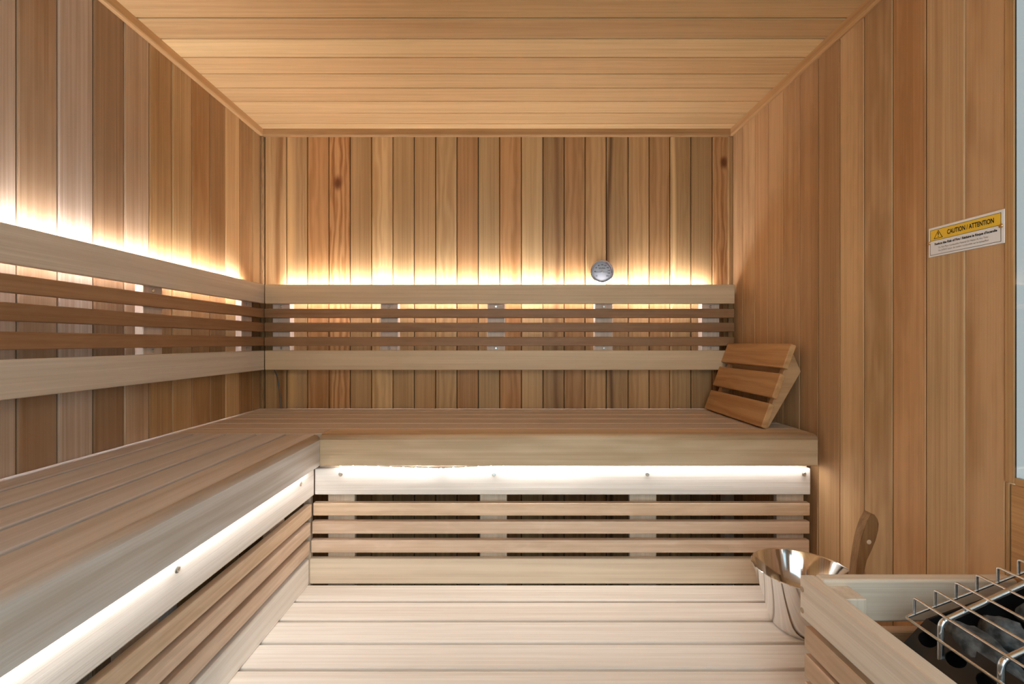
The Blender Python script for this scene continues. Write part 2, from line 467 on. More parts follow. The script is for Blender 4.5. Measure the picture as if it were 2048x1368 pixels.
# ceiling trims with a small rounded lower edge, and the corner strips
tz0, tz1, tt = ZC - 0.030, ZC, 0.012
def trim_profile(a, b):
    # a = wall side, b = room side
    s = 1 if b > a else -1
    return [(a, tz1), (b, tz1), (b, tz0 + 0.006), (b - s * 0.002, tz0 + 0.002), (b - s * 0.006, tz0), (a, tz0)]
struct(mesh_obj('trim_1', prism(trim_profile(YB, YB - tt), 'x', XL + tt, XR - tt), CEDAR, color=tone(0.72, 0.3)))  # darker tone: weak light on the front face put into the colour
def length_y(name, prof, a, b, mat, color):
    bm = prism([(p[1], p[0]) for p in prof], 'x', a, b)
    return mesh_obj(name, bm, mat, None, PERM['y'].to_4x4(), color)
struct(length_y('trim_2', trim_profile(XL, XL + tt), YF, YB, CEDAR_CLEAR, tone(1.0, 0.1)))
struct(length_y('trim_3', trim_profile(XR, XR - tt), YF, YB, CEDAR_CLEAR, tone(1.05, 0)))
struct(board('trim_4', None, ROUGH, (XL, YB - 0.014, 0.0), (XL + 0.013, YB, tz0), 'z', tone(0.62, 0.2), 0.003))
struct(board('trim_5', None, CEDAR, (XR - 0.020, YB - 0.010, 0.0), (XR, YB, tz0), 'z', tone(0.75, 0), 0.003))

# ------------------------------------------------------------------ lower bench
ZL = CZ - 0.734
lb = thing('lower_bench', 'low pale slatted bench or step board across the floor in front', 'bench', (0.15, 1.15, 0))
lb['label'] = 'low pale wooden bench of wide boards that carries the steel bucket'
bx0, bx1 = -0.604, XR - 0.004
eg = [1.390, 1.3012, 1.2113, 1.1209, 1.0318, 0.9425]
for i in range(5):
    g = 0.0048
    board('seat_board', lb, PALE, (bx0, eg[i + 1] + g, ZL - 0.022), (bx1, eg[i] - (g if i else 0.001), ZL), 'x', vary(PALE_W, 0.03), 0.003, 3)
for x in (-0.55, 0.15, 0.86):
    board('bearer', lb, PALE, (x, 0.95, ZL - 0.072), (x + 0.04, 1.385, ZL - 0.0222), 'y', BENCH_C, 0.002)
    for y in (0.955, 1.34):
        board('leg', lb, PALE, (x, y, 0), (x + 0.04, y + 0.04, ZL - 0.0722), 'z', BENCH_C, 0.002)
board('front_rail', lb, PALE, (bx0, 0.93, ZL - 0.10), (bx1, 0.9495, ZL - 0.0225), 'x', PALE_C, 0.003)
board('liner', lb, PALE, (bx0 + 0.06, 0.951, ZL - 0.034), (bx1, 1.388, ZL - 0.0225), 'x', (0.50, 0.34, 0.20, 1), 0.0)

# ------------------------------------------------------------------ upper benches
ZU = CZ - 0.274
FZ = CZ - 0.3667
FY, FX = 1.360, -0.5503            # faces of the two fascias
R_N = 0.0155
def nosing_profile(front, back, sgn):
    """L-shaped nosing: top board and fascia in one rounded piece; sgn = direction from front to back"""
    pts = []
    for k in range(9):
        a = math.pi / 2 * k / 8
        pts.append((front + sgn * (R_N - R_N * math.cos(a)), ZU - R_N + R_N * math.sin(a)))
    pts += [(back, ZU), (back, ZU - 0.022), (front + sgn * 0.024, ZU - 0.022), (front + sgn * 0.024, FZ + 0.002), (front + sgn * 0.022, FZ), (front + sgn * 0.002, FZ), (front, FZ + 0.002)]
    return pts

def along_x(name, bm, mat, parent, color):       # mesh modelled in world axes with the grain along x
    return mesh_obj(name, bm, mat, parent, Matrix.Identity(4), color, smooth='curve')
def along_y(name, prof, a, b, mat, parent, color):
    # built with its length on local x (for the grain), then turned onto world y
    bm = bmesh.new()
    poly = [(p[0], p[1]) for p in prof]
    v0 = [bm.verts.new((a, p[1], p[0])) for p in poly]; v1 = [bm.verts.new((b, p[1], p[0])) for p in poly]
    n = len(poly)
    bm.faces.new(v0); bm.faces.new(v1[::-1])
    for i in range(n): bm.faces.new((v0[i], v0[(i + 1) % n], v1[(i + 1) % n], v1[i]))
    return mesh_obj(name, bm, mat, parent, PERM['y'].to_4x4(), color, smooth='curve')

ub = thing('upper_bench', 'wide upper wooden bench along the back wall with rounded front fascia', 'bench', (0.1, 1.64, 0))
along_x('nosing', prism(nosing_profile(FY, 1.4525, 1), 'x', FX + 0.0005, 0.9216), PALE_FIGURED, ub, FASCIA_C)
for a, b in ((1.459, 1.545), (1.551, 1.637), (1.643, 1.729), (1.735, 1.821), (1.827, 1.897)):
    board('seat_board', ub, PALE, (XL + 0.004, a, ZU - 0.022), (0.9260, b, ZU), 'x', vary(BENCH_C, 0.03), 0.0025, 2)
board('seat_board', ub, PALE, (XL + 0.004, 1.3775, ZU - 0.022), (FX - 0.0005, 1.4525, ZU), 'x', BENCH_C, 0.0025, 2)
for x in (-0.95, -0.30, 0.30, 0.88):
    board('bearer', ub, PALE, (x, 1.40, ZU - 0.075), (x + 0.038, 1.89, ZU - 0.0222), 'y', BENCH_C, 0.002)
    if abs(x) > 0.5: board('leg', ub, PALE, (x, 1.85, 0.0), (x + 0.038, 1.89, ZU - 0.0752), 'z', BENCH_C, 0.002)

us = thing('upper_bench', 'long upper wooden bench of lengthwise boards along the side wall', 'bench', (-0.78, 0.5, 0))
along_y('nosing', nosing_profile(FX, -0.6455, -1), YF + 0.01, FY + 0.0, PALE_FIGURED, us, FASCIA_S)
board('seat_board', us, PALE, (-0.6455, FY, ZU - 0.022), (-0.5665, 1.3768, ZU), 'y', BENCH_S, 0.0005)
for a, b in ((-0.7335, -0.6585), (-0.8295, -0.7465), (-0.9235, -0.8425), (XL + 0.004, -0.9365)):
    board('seat_board', us, PALE, (a, YF + 0.01, ZU - 0.022), (b, 1.3768, ZU), 'y', vary(BENCH_S, 0.03), 0.0032, 3)
for y in (-0.5, 0.15, 0.75, 1.28):
    board('bearer', us, PALE, (-0.98, y, ZU - 0.075), (-0.62, y + 0.038, ZU - 0.0222), 'x', BENCH_S, 0.002)
    board('leg', us, PALE, (-0.98, y, 0.0), (-0.942, y + 0.038, ZU - 0.0752), 'z', BENCH_S, 0.002)

# ------------------------------------------------------------------ skirts under the upper benches
def skirt_y(drop): return 1.386 + 0.009 * (drop - 0.381) / 0.352
def skirt_x(drop): return -0.5753 - 0.0237 * (drop - 0.381) / 0.352
rows = [('top_board', 0.381, 0.461, PALE, SKIRT_TOP, 0.003), ('slat', 0.4864, 0.5252, SLAT, SLAT_C, 0.0025), ('slat', 0.5427, 0.5805, SLAT, SLAT_R, 0.0025),
        ('slat', 0.5997, 0.6385, SLAT, SLAT_R, 0.0025), ('bottom_board', 0.657, 0.7339, PALE, (0.74, 0.61, 0.46, 1), 0.003)]
sk = thing('bench_skirt', 'slatted wooden skirt below the back bench, lit by the light strip', 'bench skirt', (0.15, 1.40, ZL))
for nm, a, b, m, c, bv in rows:
    y = skirt_y((a + b) / 2); xl = skirt_x((a + b) / 2)
    board(nm, sk, m, (xl + 0.0005, y, CZ - b), (0.9188, y + 0.019, CZ - a), 'x', c, bv, 2)
for x in (-0.5475, -0.080, 0.380, 0.833):
    board('upright', sk, PALE, (x, 1.4145, ZL - 0.15), (x + 0.083, 1.433, FZ + 0.02), 'z', PALE_C, 0.002)
board('top_rail', sk, PALE, (-0.57, 1.4065, CZ - 0.412), (0.92, 1.414, CZ - 0.362), 'x', PALE_C, 0.001)
for x in (-0.4985, -0.036, 0.4265, 0.898):
    screw_head('screw', sk, (x, 1.386, CZ - 0.398), (0, -1, 0), 0.0065, h=0.003)

sk2 = thing('bench_skirt', 'long slatted wooden skirt below the side bench, running towards the door', 'bench skirt', (-0.6, 0.5, ZL))
for nm, a, b, m, c, bv in rows:
    x = skirt_x((a + b) / 2)
    board(nm, sk2, m, (x - 0.019, YF + 0.01, CZ - b), (x, skirt_y((a + b) / 2) - 0.0005 if nm != 'slat' else skirt_y((a + b) / 2) - 0.006, CZ - a), 'y', PALE_W if nm == 'bottom_board' else vary(c, 0.03), bv, 2)
for y in (1.21, 0.743, 0.27, -0.2):
    board('upright', sk2, PALE, (-0.640, y, ZL - 0.15), (-0.621, y + 0.081, FZ + 0.02), 'z', PALE_C, 0.002)
board('upright', sk2, PALE, (-0.615, 1.396, ZL - 0.1), (-0.5935, 1.4135, FZ), 'z', PALE_C, 0.001)
for y in (1.290, 0.805, 0.32):
    screw_head('screw', sk2, (-0.5753, y, CZ - 0.398), (1, 0, 0), 0.0065, h=0.003)

# ------------------------------------------------------------------ backrests
rest_rows = [('top_board', 0.1547, 0.2325), ('slat', 0.0975, 0.1347), ('slat', 0.0414, 0.0782), ('slat', -0.0158, 0.0206), ('bottom_board', -0.1132, -0.0344)]
BY, BX = 1.860, -0.9765
br = thing('backrest', 'slatted wooden backrest on the back wall, glowing from behind', 'backrest', (0, 1.88, CZ))
for nm, a, b in rest_rows:
    sl = nm == 'slat'
    dy = 0.003 if sl else 0.0
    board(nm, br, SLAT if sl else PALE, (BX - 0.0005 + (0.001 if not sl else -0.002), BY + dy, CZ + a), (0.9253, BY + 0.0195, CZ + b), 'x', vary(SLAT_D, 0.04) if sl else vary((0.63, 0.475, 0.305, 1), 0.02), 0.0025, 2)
for cx in (564, 779, 992, 1207, 1420):
    x = (cx - 1012) / 488.0
    u = board('upright', br, PALE, (x - 0.0365, BY + 0.0197, CZ - 0.105), (x + 0.0365, YB - 0.0005, CZ + (0.2160 if cx not in (564, 1420) else 0.2165)), 'z', BATTEN_C, 0.002)
    screw_head('screw', br, (x, BY + 0.0197, CZ + 0.1445), (0, -1, 0), 0.0055)
    screw_head('screw', br, (x, BY + 0.0197, CZ - 0.0250), (0, -1, 0), 0.0055)

br2 = thing('backrest', 'slatted wooden backrest on the side wall, glowing from behind', 'backrest', (-0.99, 0.6, CZ))
for nm, a, b in rest_rows:
    sl = nm == 'slat'
    dx = 0.003 if sl else 0.0
    board(nm, br2, SLAT if sl else PALE, (BX - 0.0185, YF + 0.01, CZ + a), (BX - dx, BY - 0.0005 + dx, CZ + b), 'y', vary(SLAT_D, 0.04) if sl else vary((0.60, 0.525, 0.43, 1), 0.02), 0.0025, 2)  # wide boards greyer than at the back: daylight put into their colour
for yc in (1.766, 1.2965, 0.830, 0.365, -0.1):
    board('upright', br2, PALE, (XL + 0.0005, yc - 0.0365, CZ - 0.105), (BX - 0.0187, yc + 0.0365, CZ + 0.2160), 'z', BATTEN_C, 0.002)
    screw_head('screw', br2, (BX - 0.0187, yc, CZ + 0.1445), (1, 0, 0), 0.0055)
    screw_head('screw', br2, (BX - 0.0187, yc, CZ - 0.0250), (1, 0, 0), 0.0055)

# ------------------------------------------------------------------ light strips
st = thing('light_strip', 'LED strip hidden behind the top board of the back backrest', 'light strip', (0, 1.885, CZ + 0.205))
board('tape', st, TAPE, (-0.915, BY + 0.0197, CZ + 0.218), (0.835, BY + 0.0210, CZ + 0.229), 'x', bev=0)
board('emitter', st, LED_UP, (-0.915, BY + 0.0211, CZ + 0.2215), (0.835, BY + 0.0255, CZ + 0.2262), 'x', bev=0)
st = thing('light_strip', 'LED strip hidden behind the top board of the side backrest', 'light strip', (-0.992, 0.6, CZ + 0.205))
board('tape', st, TAPE, (BX - 0.0200, YF + 0.02, CZ + 0.218), (BX - 0.0187, 1.766, CZ + 0.229), 'y', bev=0)
board('emitter', st, LED_UP, (BX - 0.0245, YF + 0.02, CZ + 0.2215), (BX - 0.0201, 1.766, CZ + 0.2262), 'y', bev=0)

def flat_emitter(parent, a, b):
    bm = bmesh.new()
    bm.faces.new([bm.verts.new((x, y, FZ - 0.0014)) for x, y in ((a[0], a[1]), (a[0], b[1]), (b[0], b[1]), (b[0], a[1]))])
    return mesh_obj('emitter', bm, LED_LOW, parent)

# bench strip at the back: a tape under the bench that sags a little near its left end
st = thing('light_strip', 'white LED strip with bare dots sagging under the back bench edge', 'light strip', (0.1, 1.375, FZ))
YS = FY + 0.0150
board('tape', st, TAPE, (0.0, YS, FZ - 0.0012), (0.915, YS + 0.008, FZ - 0.0002), 'x', bev=0)
flat_emitter(st, (0.0, YS + 0.001), (0.915, YS + 0.007))
def sag_z(x):
    if x > 0.0: return FZ - 0.0015
    t = (x + 0.50) / 0.50
    if x < -0.20: return FZ - 0.0015 - 0.009 * max(0, (x + 0.50) / 0.30)
    return FZ - 0.0015 - 0.009 * max(0, -x / 0.20)
bm = bmesh.new(); prev = None
xs_ = [-0.50 + 0.02 * i for i in range(26)]
for x in xs_:
    ring = [bm.verts.new((x, YS + dy, sag_z(x) + dz)) for dy, dz in ((0, 0), (0.008, 0), (0.008, 0.001), (0, 0.001))]
    if prev:
        for s in range(4): bm.faces.new((prev[s], prev[(s + 1) % 4], ring[(s + 1) % 4], ring[s]))
    else: bm.faces.new(ring)
    prev = ring
bm.faces.new(prev[::-1])
mesh_obj('tape', bm, TAPE, st)
bm = bmesh.new()
vs = [[bm.verts.new((x, YS + dy, sag_z(x) - 0.0004)) for dy in (0.0045, 0.0075)] for x in xs_]
for a, b in zip(vs, vs[1:]): bm.faces.new((a[0], a[1], b[1], b[0]))
mesh_obj('emitter', bm, LED_LOW, st)
me_dot = None
for k in range(20):
    x = -0.495 + 0.0375 * k
    z = sag_z(x) - 0.0004
    if me_dot is None:
        bm = bmesh.new(); bmesh.ops.create_cube(bm, size=1); bmesh.ops.scale(bm, vec=(0.004, 0.003, 0.002), verts=bm.verts)
        o = mesh_obj('led', bm, LED_DOT, st, Matrix.Translation((x, YS + 0.0015, z - 0.0005))); me_dot = o.data
    else:
        link(bpy.data.objects.new('led', me_dot), st, Matrix.Translation((x, YS + 0.0015, z - 0.0005)))
c = board('connector', st, SIGNWHITE, (-0.204, YS, FZ - 0.0125), (-0.182, YS + 0.008, FZ - 0.0085), 'x', bev=0.001)

st = thing('light_strip', 'white LED strip under the edge of the side bench', 'light strip', (-0.57, 0.5, FZ))
XS = FX - 0.0150
board('tape', st, TAPE, (XS - 0.008, YF + 0.02, FZ - 0.0012), (XS, 1.33, FZ - 0.0002), 'y', bev=0)
flat_emitter(st, (XS - 0.007, YF + 0.02), (XS - 0.001, 1.33))

# ------------------------------------------------------------------ headrest leaning on the right wall
hr = thing('headrest', 'slatted wooden headrest leaning against the wall at the end of the bench', 'headrest', (0.86, 1.65, ZU))
hv = Vector((0.095, 0, 0.262)).normalized(); HL = 0.2787
hn = Vector((-hv.z, 0, hv.x))
hp = Vector((0.80, 0, CZ - 0.2672))
y0, y1 = 1.443, 1.857
def hmat(h, back, y):                 # local x along -y, local y up the slope, local z = front normal
    o = hp + hv * h - hn * back; o.y = y
    M = Matrix((Vector((0, -1, 0)), hv, Vector((0, -1, 0)).cross(hv))).transposed().to_4x4()
    return Matrix.Translation(o) @ M
for k in range(3):
    f0 = (0, 0.357, 0.714)[k] * HL
    o = bpy.data.objects.new('slat', None)
    me = box_mesh(y1 - y0, 0.286 * HL, 0.018, 0.002, 2).copy(); me.materials.clear(); me.materials.append(HEAD)
    o = bpy.data.objects.new('slat', me); o.color = vary((0.55, 0.315, 0.14, 1), 0.05)
    link(o, hr, hmat(f0 + 0.143 * HL, 0.009, (y0 + y1) / 2))
poly = [(0.8195, CZ - 0.2735), (0.834, CZ - 0.2735), (0.938, CZ - 0.0945), (0.916, CZ - 0.043), (0.9065, CZ - 0.025)]
for ya in (1.462, 1.815):
    sf = mesh_obj('side_frame', prism(poly, 'y', ya, ya + 0.023, 0.0012, 1), HEAD, hr, color=(0.50, 0.30, 0.15, 1))
board('cross_bar', hr, HEAD, (0.893, 1.4855, CZ - 0.125), (0.913, 1.8145, CZ - 0.085), 'y', (0.50, 0.30, 0.15, 1), 0.002)

# ------------------------------------------------------------------ bucket and ladle
BXc, BYc = 0.763, 1.186
prof = [(0.0001, 0.006), (0.058, 0.006), (0.0665, 0.009), (0.073, 0.018), (0.0775, 0.030), (0.1125, 0.149), (0.1150, 0.1515), (0.1165, 0.1505), (0.1160, 0.148),
        (0.1140, 0.148), (0.0790, 0.0300), (0.0755, 0.018), (0.0695, 0.0055), (0.0640, 0.0005), (0.0001, 0.0005)]
bucket = mesh_obj('bucket', lathe_bm(prof, 96), STEEL, None, Matrix.Translation((BXc, BYc, ZL)), smooth=40)
tag(bucket, 'polished stainless steel bucket standing on the low bench by the heater', 'bucket')

ladle = thing('ladle', 'wooden ladle standing in the steel bucket, handle leaning on its rim', 'ladle', (0.80, 1.13, ZL + 0.02))
s_l = 920 / 1.10
def lz(zx, zy): return ((1500 + zx / 3.717 - 1012) / s_l, CZ - (1000 + zy / 3.717 - 684) / s_l)
front_l = [(905, 100), (868, 165), (845, 230), (826, 300), (812, 380), (800, 460), (790, 560)]
front_r = [(930, 112), (952, 145), (960, 180), (956, 230), (938, 300), (905, 380), (872, 450), (846, 560)]
pl = [lz(*p) for p in front_l]; pr = [lz(*p) for p in front_r]
low = Vector((0.800, ZL + 0.050))
pl += [(low.x - 0.012, low.y)]; pr += [(low.x + 0.012, low.y)]
poly = pl + pr[::-1]
cx_, cz_ = sum(p[0] for p in poly) / len(poly), sum(p[1] for p in poly) / len(poly)
# modelled with its length on local x for the grain
bm = bmesh.new()
v0 = [bm.verts.new((p[1] - cz_, p[0] - cx_, -0.012)) for p in poly]; v1 = [bm.verts.new((p[1] - cz_, p[0] - cx_, 0.012)) for p in poly]
n = len(poly)
bm.faces.new(v0); bm.faces.new(v1[::-1])
for i in range(n): bm.faces.new((v0[i], v0[(i + 1) % n], v1[(i + 1) % n], v1[i]))
bmesh.ops.recalc_face_normals(bm, faces=bm.faces)
bmesh.ops.bevel(bm, geom=[e for e in bm.edges if len(e.link_faces) == 2 and e.calc_face_angle(0) > 1.0], offset=0.0015, segments=2, affect='EDGES')
mesh_obj('handle', bm, HANDLE, ladle, Matrix.Translation((cx_, 1.112, cz_)) @ PERM['z'].to_4x4(), (0.31, 0.18, 0.08, 1), smooth=40)
hx, hz = lz(884, 312)
bm = lathe_bm([(0.0055, 0), (0.0055, 0.0006), (0.0045, 0.001)], 16, True, True)
mesh_obj('peg', bm, PALE, ladle, Matrix.Translation((hx, 1.0998, hz)) @ Matrix.Rotation(math.pi / 2, 4, 'X'), (0.75, 0.6, 0.45, 1))
bm = lathe_bm([(0.0001, 0.0), (0.018, 0.002), (0.026, 0.010), (0.030, 0.030), (0.0285, 0.030), (0.0245, 0.011), (0.017, 0.004), (0.0001, 0.002)], 32)
mesh_obj('scoop', bm, STEEL, ladle, Matrix.Translation((0.788, 1.135, ZL + 0.012)), smooth=40)

# ------------------------------------------------------------------ thermometer on the back wall
TX, TZ = (1204.5 - 1012) / 485, CZ + 141 / 485
TR = 0.0475
th = thing('thermometer', 'round chrome dial thermometer on the back wall above the backrest', 'thermometer', (TX, YB, TZ))
ROT = Matrix.Translation((TX, YB - 0.0002, TZ)) @ Matrix.Rotation(math.pi / 2, 4, 'X')     # local z points into the room, local y up
mesh_obj('case', lathe_bm([(0.0001, 0), (TR * 0.94, 0), (TR * 0.96, 0.004), (TR, 0.014), (TR, 0.0185), (TR * 0.955, 0.020), (TR * 0.915, 0.0175), (TR * 0.90, 0.013), (0.0001, 0.0125)], 64), STEEL, th, ROT, smooth=40)
dial = mesh_obj('dial', lathe_bm([(TR * 0.89, 0.0128), (TR * 0.89, 0.0136)], 64, True, True), DIAL, th, ROT)
def flat(name, polys, z, mat, parent, M):
    bm = bmesh.new()
    for p in polys: bm.faces.new([bm.verts.new((x, y, z)) for x, y in p])
    return mesh_obj(name, bm, mat, parent, M)
def tick(ang, r0, r1, hw):
    c, s = math.sin(ang), math.cos(ang)
    return [(c * r0 - s * hw, s * r0 + c * hw), (c * r0 + s * hw, s * r0 - c * hw), (c * r1 + s * hw, s * r1 - c * hw), (c * r1 - s * hw, s * r1 + c * hw)]
D = math.radians
flat('scale', [tick(D(-150 + 7.5 * k), TR * 0.77, TR * (0.84 if k % 2 else 0.87), 0.0005) for k in range(41)], 0.01375, INK, dial, ROT)
arc = []
for k in range(16):
    a0, a1 = D(22 + 78 * k / 16), D(22 + 78 * (k + 1) / 16)
    arc.append([(math.sin(a0) * TR * 0.78, math.cos(a0) * TR * 0.78), (math.sin(a0) * TR * 0.88, math.cos(a0) * TR * 0.88),
                (math.sin(a1) * TR * 0.88, math.cos(a1) * TR * 0.88), (math.sin(a1) * TR * 0.78, math.cos(a1) * TR * 0.78)])
flat('red_zone', arc, 0.01385, plain('dark_red', (0.06, 0.02, 0.015), 0.5), dial, ROT)
flat('needle', [[(-0.031, -0.0002), (-0.031, -0.0022), (0.025, -0.0018), (0.025, -0.0006)]], 0.0150, INK, th, ROT)
mesh_obj('hub', lathe_bm([(0.0028, 0.0137), (0.0028, 0.016), (0.001, 0.0168)], 16, True, True), STEEL, th, ROT, smooth=40)

def text(name, s, size, M, mat, parent, bold=0.0, align='CENTER', width=None, extrude=0.0):
    cu = bpy.data.curves.new(name, 'FONT')
    cu.body = s; cu.size = size; cu.align_x = align; cu.align_y = 'CENTER'; cu.offset = bold
    cu.resolution_u = 3
    tmp = bpy.data.objects.new(name, cu); COL.objects.link(tmp)
    bpy.context.view_layer.update()
    me = bpy.data.meshes.new_from_object(tmp.evaluated_get(bpy.context.evaluated_depsgraph_get()))
    COL.objects.unlink(tmp); bpy.data.objects.remove(tmp)
    if width:
        xs = [v.co.x for v in me.vertices]
        k = width / max(1e-6, max(xs) - min(xs))
        for v in me.vertices: v.co.x *= k
    me.materials.clear(); me.materials.append(mat)
    o = bpy.data.objects.new(name, me)
    link(o, parent, M)
    return o
text('lettering', 'SAUNA', 0.0085, ROT @ Matrix.Translation((0, 0.0145, 0.0139)), INK, dial, 0.0002)
for ang, s in ((-128, '20'), (-88, '40'), (-55, '60'), (-27, '80'), (0, '100'), (27, '120'), (55, '140'), (80, '160'), (102, '180'), (128, '200')):
    text('number', s, 0.0075, ROT @ Matrix.Translation((math.sin(D(ang)) * TR * 0.60, math.cos(D(ang)) * TR * 0.60, 0.0139)), INK, dial, 0.0002)

# ------------------------------------------------------------------ caution sign on the right wall
SY0, SY1 = 0.8665, 1.0224
SZ0, SZ1 = CZ + 0.1872, CZ + 0.2512
SW, SH = SY1 - SY0, SZ1 - SZ0
sg = thing('warning_sign', 'white and yellow caution sign screwed to the side wall beside the window', 'sign', (XR, (SY0 + SY1) / 2, (SZ0 + SZ1) / 2))
board('plate', sg, SIGNWHITE, (XR - 0.0025, SY0, SZ0), (XR - 0.0001, SY1, SZ1), 'y', bev=0.0004)
# sign frame: local x to the reader's right (towards the camera, -y), local y up, local z into the room (-x)
SM = Matrix.Translation((XR - 0.0026, (SY0 + SY1) / 2, (SZ0 + SZ1) / 2)) @ Matrix(((0, 0, -1), (-1, 0, 0), (0, 1, 0))).to_4x4()
hw, hh = SW / 2, SH / 2
L_, R_, B_, T_ = -hw + 0.0042, hw - 0.0058, -hh + 0.0036, hh - 0.0052
MID = T_ - 0.0238
flat('yellow_band', [[(L_, MID), (R_, MID), (R_, T_), (L_, T_)]], 0.0001, SIGNYELLOW, sg, SM)
def frame(l, r, b, t, e): return [[(l, b), (r, b), (r, b + e), (l, b + e)], [(l, t - e), (r, t - e), (r, t), (l, t)], [(l, b), (l + e, b), (l + e, t), (l, t)], [(r - e, b), (r, b), (r, t), (r - e, t)]]
flat('border', frame(L_, R_, B_, T_, 0.0008) + [[(L_, MID - 0.0004), (R_, MID - 0.0004), (R_, MID + 0.0004), (L_, MID + 0.0004)]], 0.0002, INK, sg, SM)
ty, tx = (MID + T_) / 2, L_ + 0.0190
tri_o = [(tx - 0.0105, ty - 0.0085), (tx + 0.0105, ty - 0.0085), (tx, ty + 0.0095)]
tri_i = [(tx - 0.0083, ty - 0.0073), (tx + 0.0083, ty - 0.0073), (tx, ty + 0.0070)]
flat('warning_triangle', [[tri_o[i], tri_o[(i + 1) % 3], tri_i[(i + 1) % 3], tri_i[i]] for i in range(3)] +
     [[(tx - 0.0009, ty - 0.0020), (tx + 0.0009, ty - 0.0020), (tx + 0.0012, ty + 0.0045), (tx - 0.0012, ty + 0.0045)],
      [(tx - 0.0010, ty - 0.0055), (tx + 0.0010, ty - 0.0055), (tx + 0.0010, ty - 0.0035), (tx - 0.0010, ty - 0.0035)]], 0.0002, INK, sg, SM)
def sign_text(s, size, x, y, width, mat, bold=0.0):
    return text('lettering', s, size, SM @ Matrix.Translation((x, y, 0.0003)), mat, sg, bold, 'CENTER', width)
sign_text('CAUTION / ATTENTION', 0.0135, 0.0125, ty - 0.0004, 0.0940, INK, 0.00035)
sign_text('Reduce the Risk of Fire / R\u00e9duire le Risque d\u2019Incendie', 0.0068, 0.0010, MID - 0.0085, 0.128, INK, 0.00022)
sign_text('Do Not Place Combustible Material On Heater At Any Time :', 0.0052, -0.0020, MID - 0.0172, 0.104, GREYINK, 0.0)
sign_text('Ne JAMAIS laisser de mati\u00e8re combustible sur le r\u00e9chauffeur', 0.0052, -0.0020, MID - 0.0238, 0.104, GREYINK, 0.0)
screw_head('screw', sg, SM @ Vector((-hw + 0.0020, -0.0010, 0.0)), (-1, 0, 0), 0.0036, BRASS)
screw_head('screw', sg, SM @ Vector((hw - 0.0060, 0.0010, 0.0)), (-1, 0, 0), 0.0040, BRASS)

# ------------------------------------------------------------------ thin cable in the back corner
pts = []
for k in range(13):
    t = k / 12
    px, py = 544 + 19 * t + 3 * math.sin(t * 5), 735 + 86 * t
    pts.append(((px - 1012) / 486, 1.9035 + 0.004 * math.sin(t * 3), CZ - (py - 684) / 486))
bm = tube_bm(pts, 0.0016, 6)
tube_bm([(p[0] + 0.0035 * (1 - k / 12) * math.sin(k * 0.9) + 0.004 * (k / 12) ** 2, p[1] - 0.0032, p[2]) for k, p in enumerate(pts)], 0.0016, 6, bm)
cab = mesh_obj('cable', bm, CABLE, None, smooth=60)
tag(cab, 'thin grey twin cable hanging in the corner below the backrest', 'cable')

# ------------------------------------------------------------------ heater guard (wooden fence round the heater)
GX, GD = 0.5542, 0.868
GT = CZ - 0.4385
GUARD_C = (0.78, 0.68, 0.56, 1)
hg = thing('heater_guard', 'pale wooden fence with rails and slats round the heater', 'guard rail', (0.72, 0.6, 0))
side = board('side_rail', hg, PALE, (GX, 0.18, GT - 0.0775), (GX + 0.027, GD, GT), 'y', GUARD_C, 0.003, 2)
back = board('back_rail', hg, PALE, (GX + 0.0272, 0.843, GT - 0.0755), (XR - 0.002, GD, GT + 0.002), 'x', GUARD_C, 0.005, 3)
for k in range(6):
    a = 0.533 + 0.0522 * k
    board('slat', hg, SLAT, (GX + 0.0065, 0.18, CZ - a - 0.043), (GX + 0.0260, 0.8660, CZ - a), 'y', vary((0.60, 0.42, 0.28, 1), 0.03), 0.002)
    board('slat', hg, SLAT, (GX + 0.0275, 0.8465, CZ - a - 0.043), (XR - 0.002, 0.8655, CZ - a), 'x', vary((0.60, 0.42, 0.28, 1), 0.03), 0.002)
board('post', hg, PALE, (GX + 0.0275, 0.7985, 0.0), (GX + 0.0730, 0.8425, GT - 0.008), 'z', GUARD_C, 0.002, 2)
board('post', hg, PALE, (GX + 0.0275, 0.20, 0.0), (GX + 0.0730, 0.24, GT - 0.008), 'z', GUARD_C, 0.002, 2)
for dz in (0.024, 0.0635):
    bm = lathe_bm([(0.0050, 0), (0.0050, 0.0006), (0.0044, 0.0009)], 20, True, True)
    mesh_obj('plug', bm, PLUG, hg, Matrix.Translation((GX - 0.0001, 0.8605, GT - dz)) @ Matrix.Rotation(-math.pi / 2, 4, 'Y'))

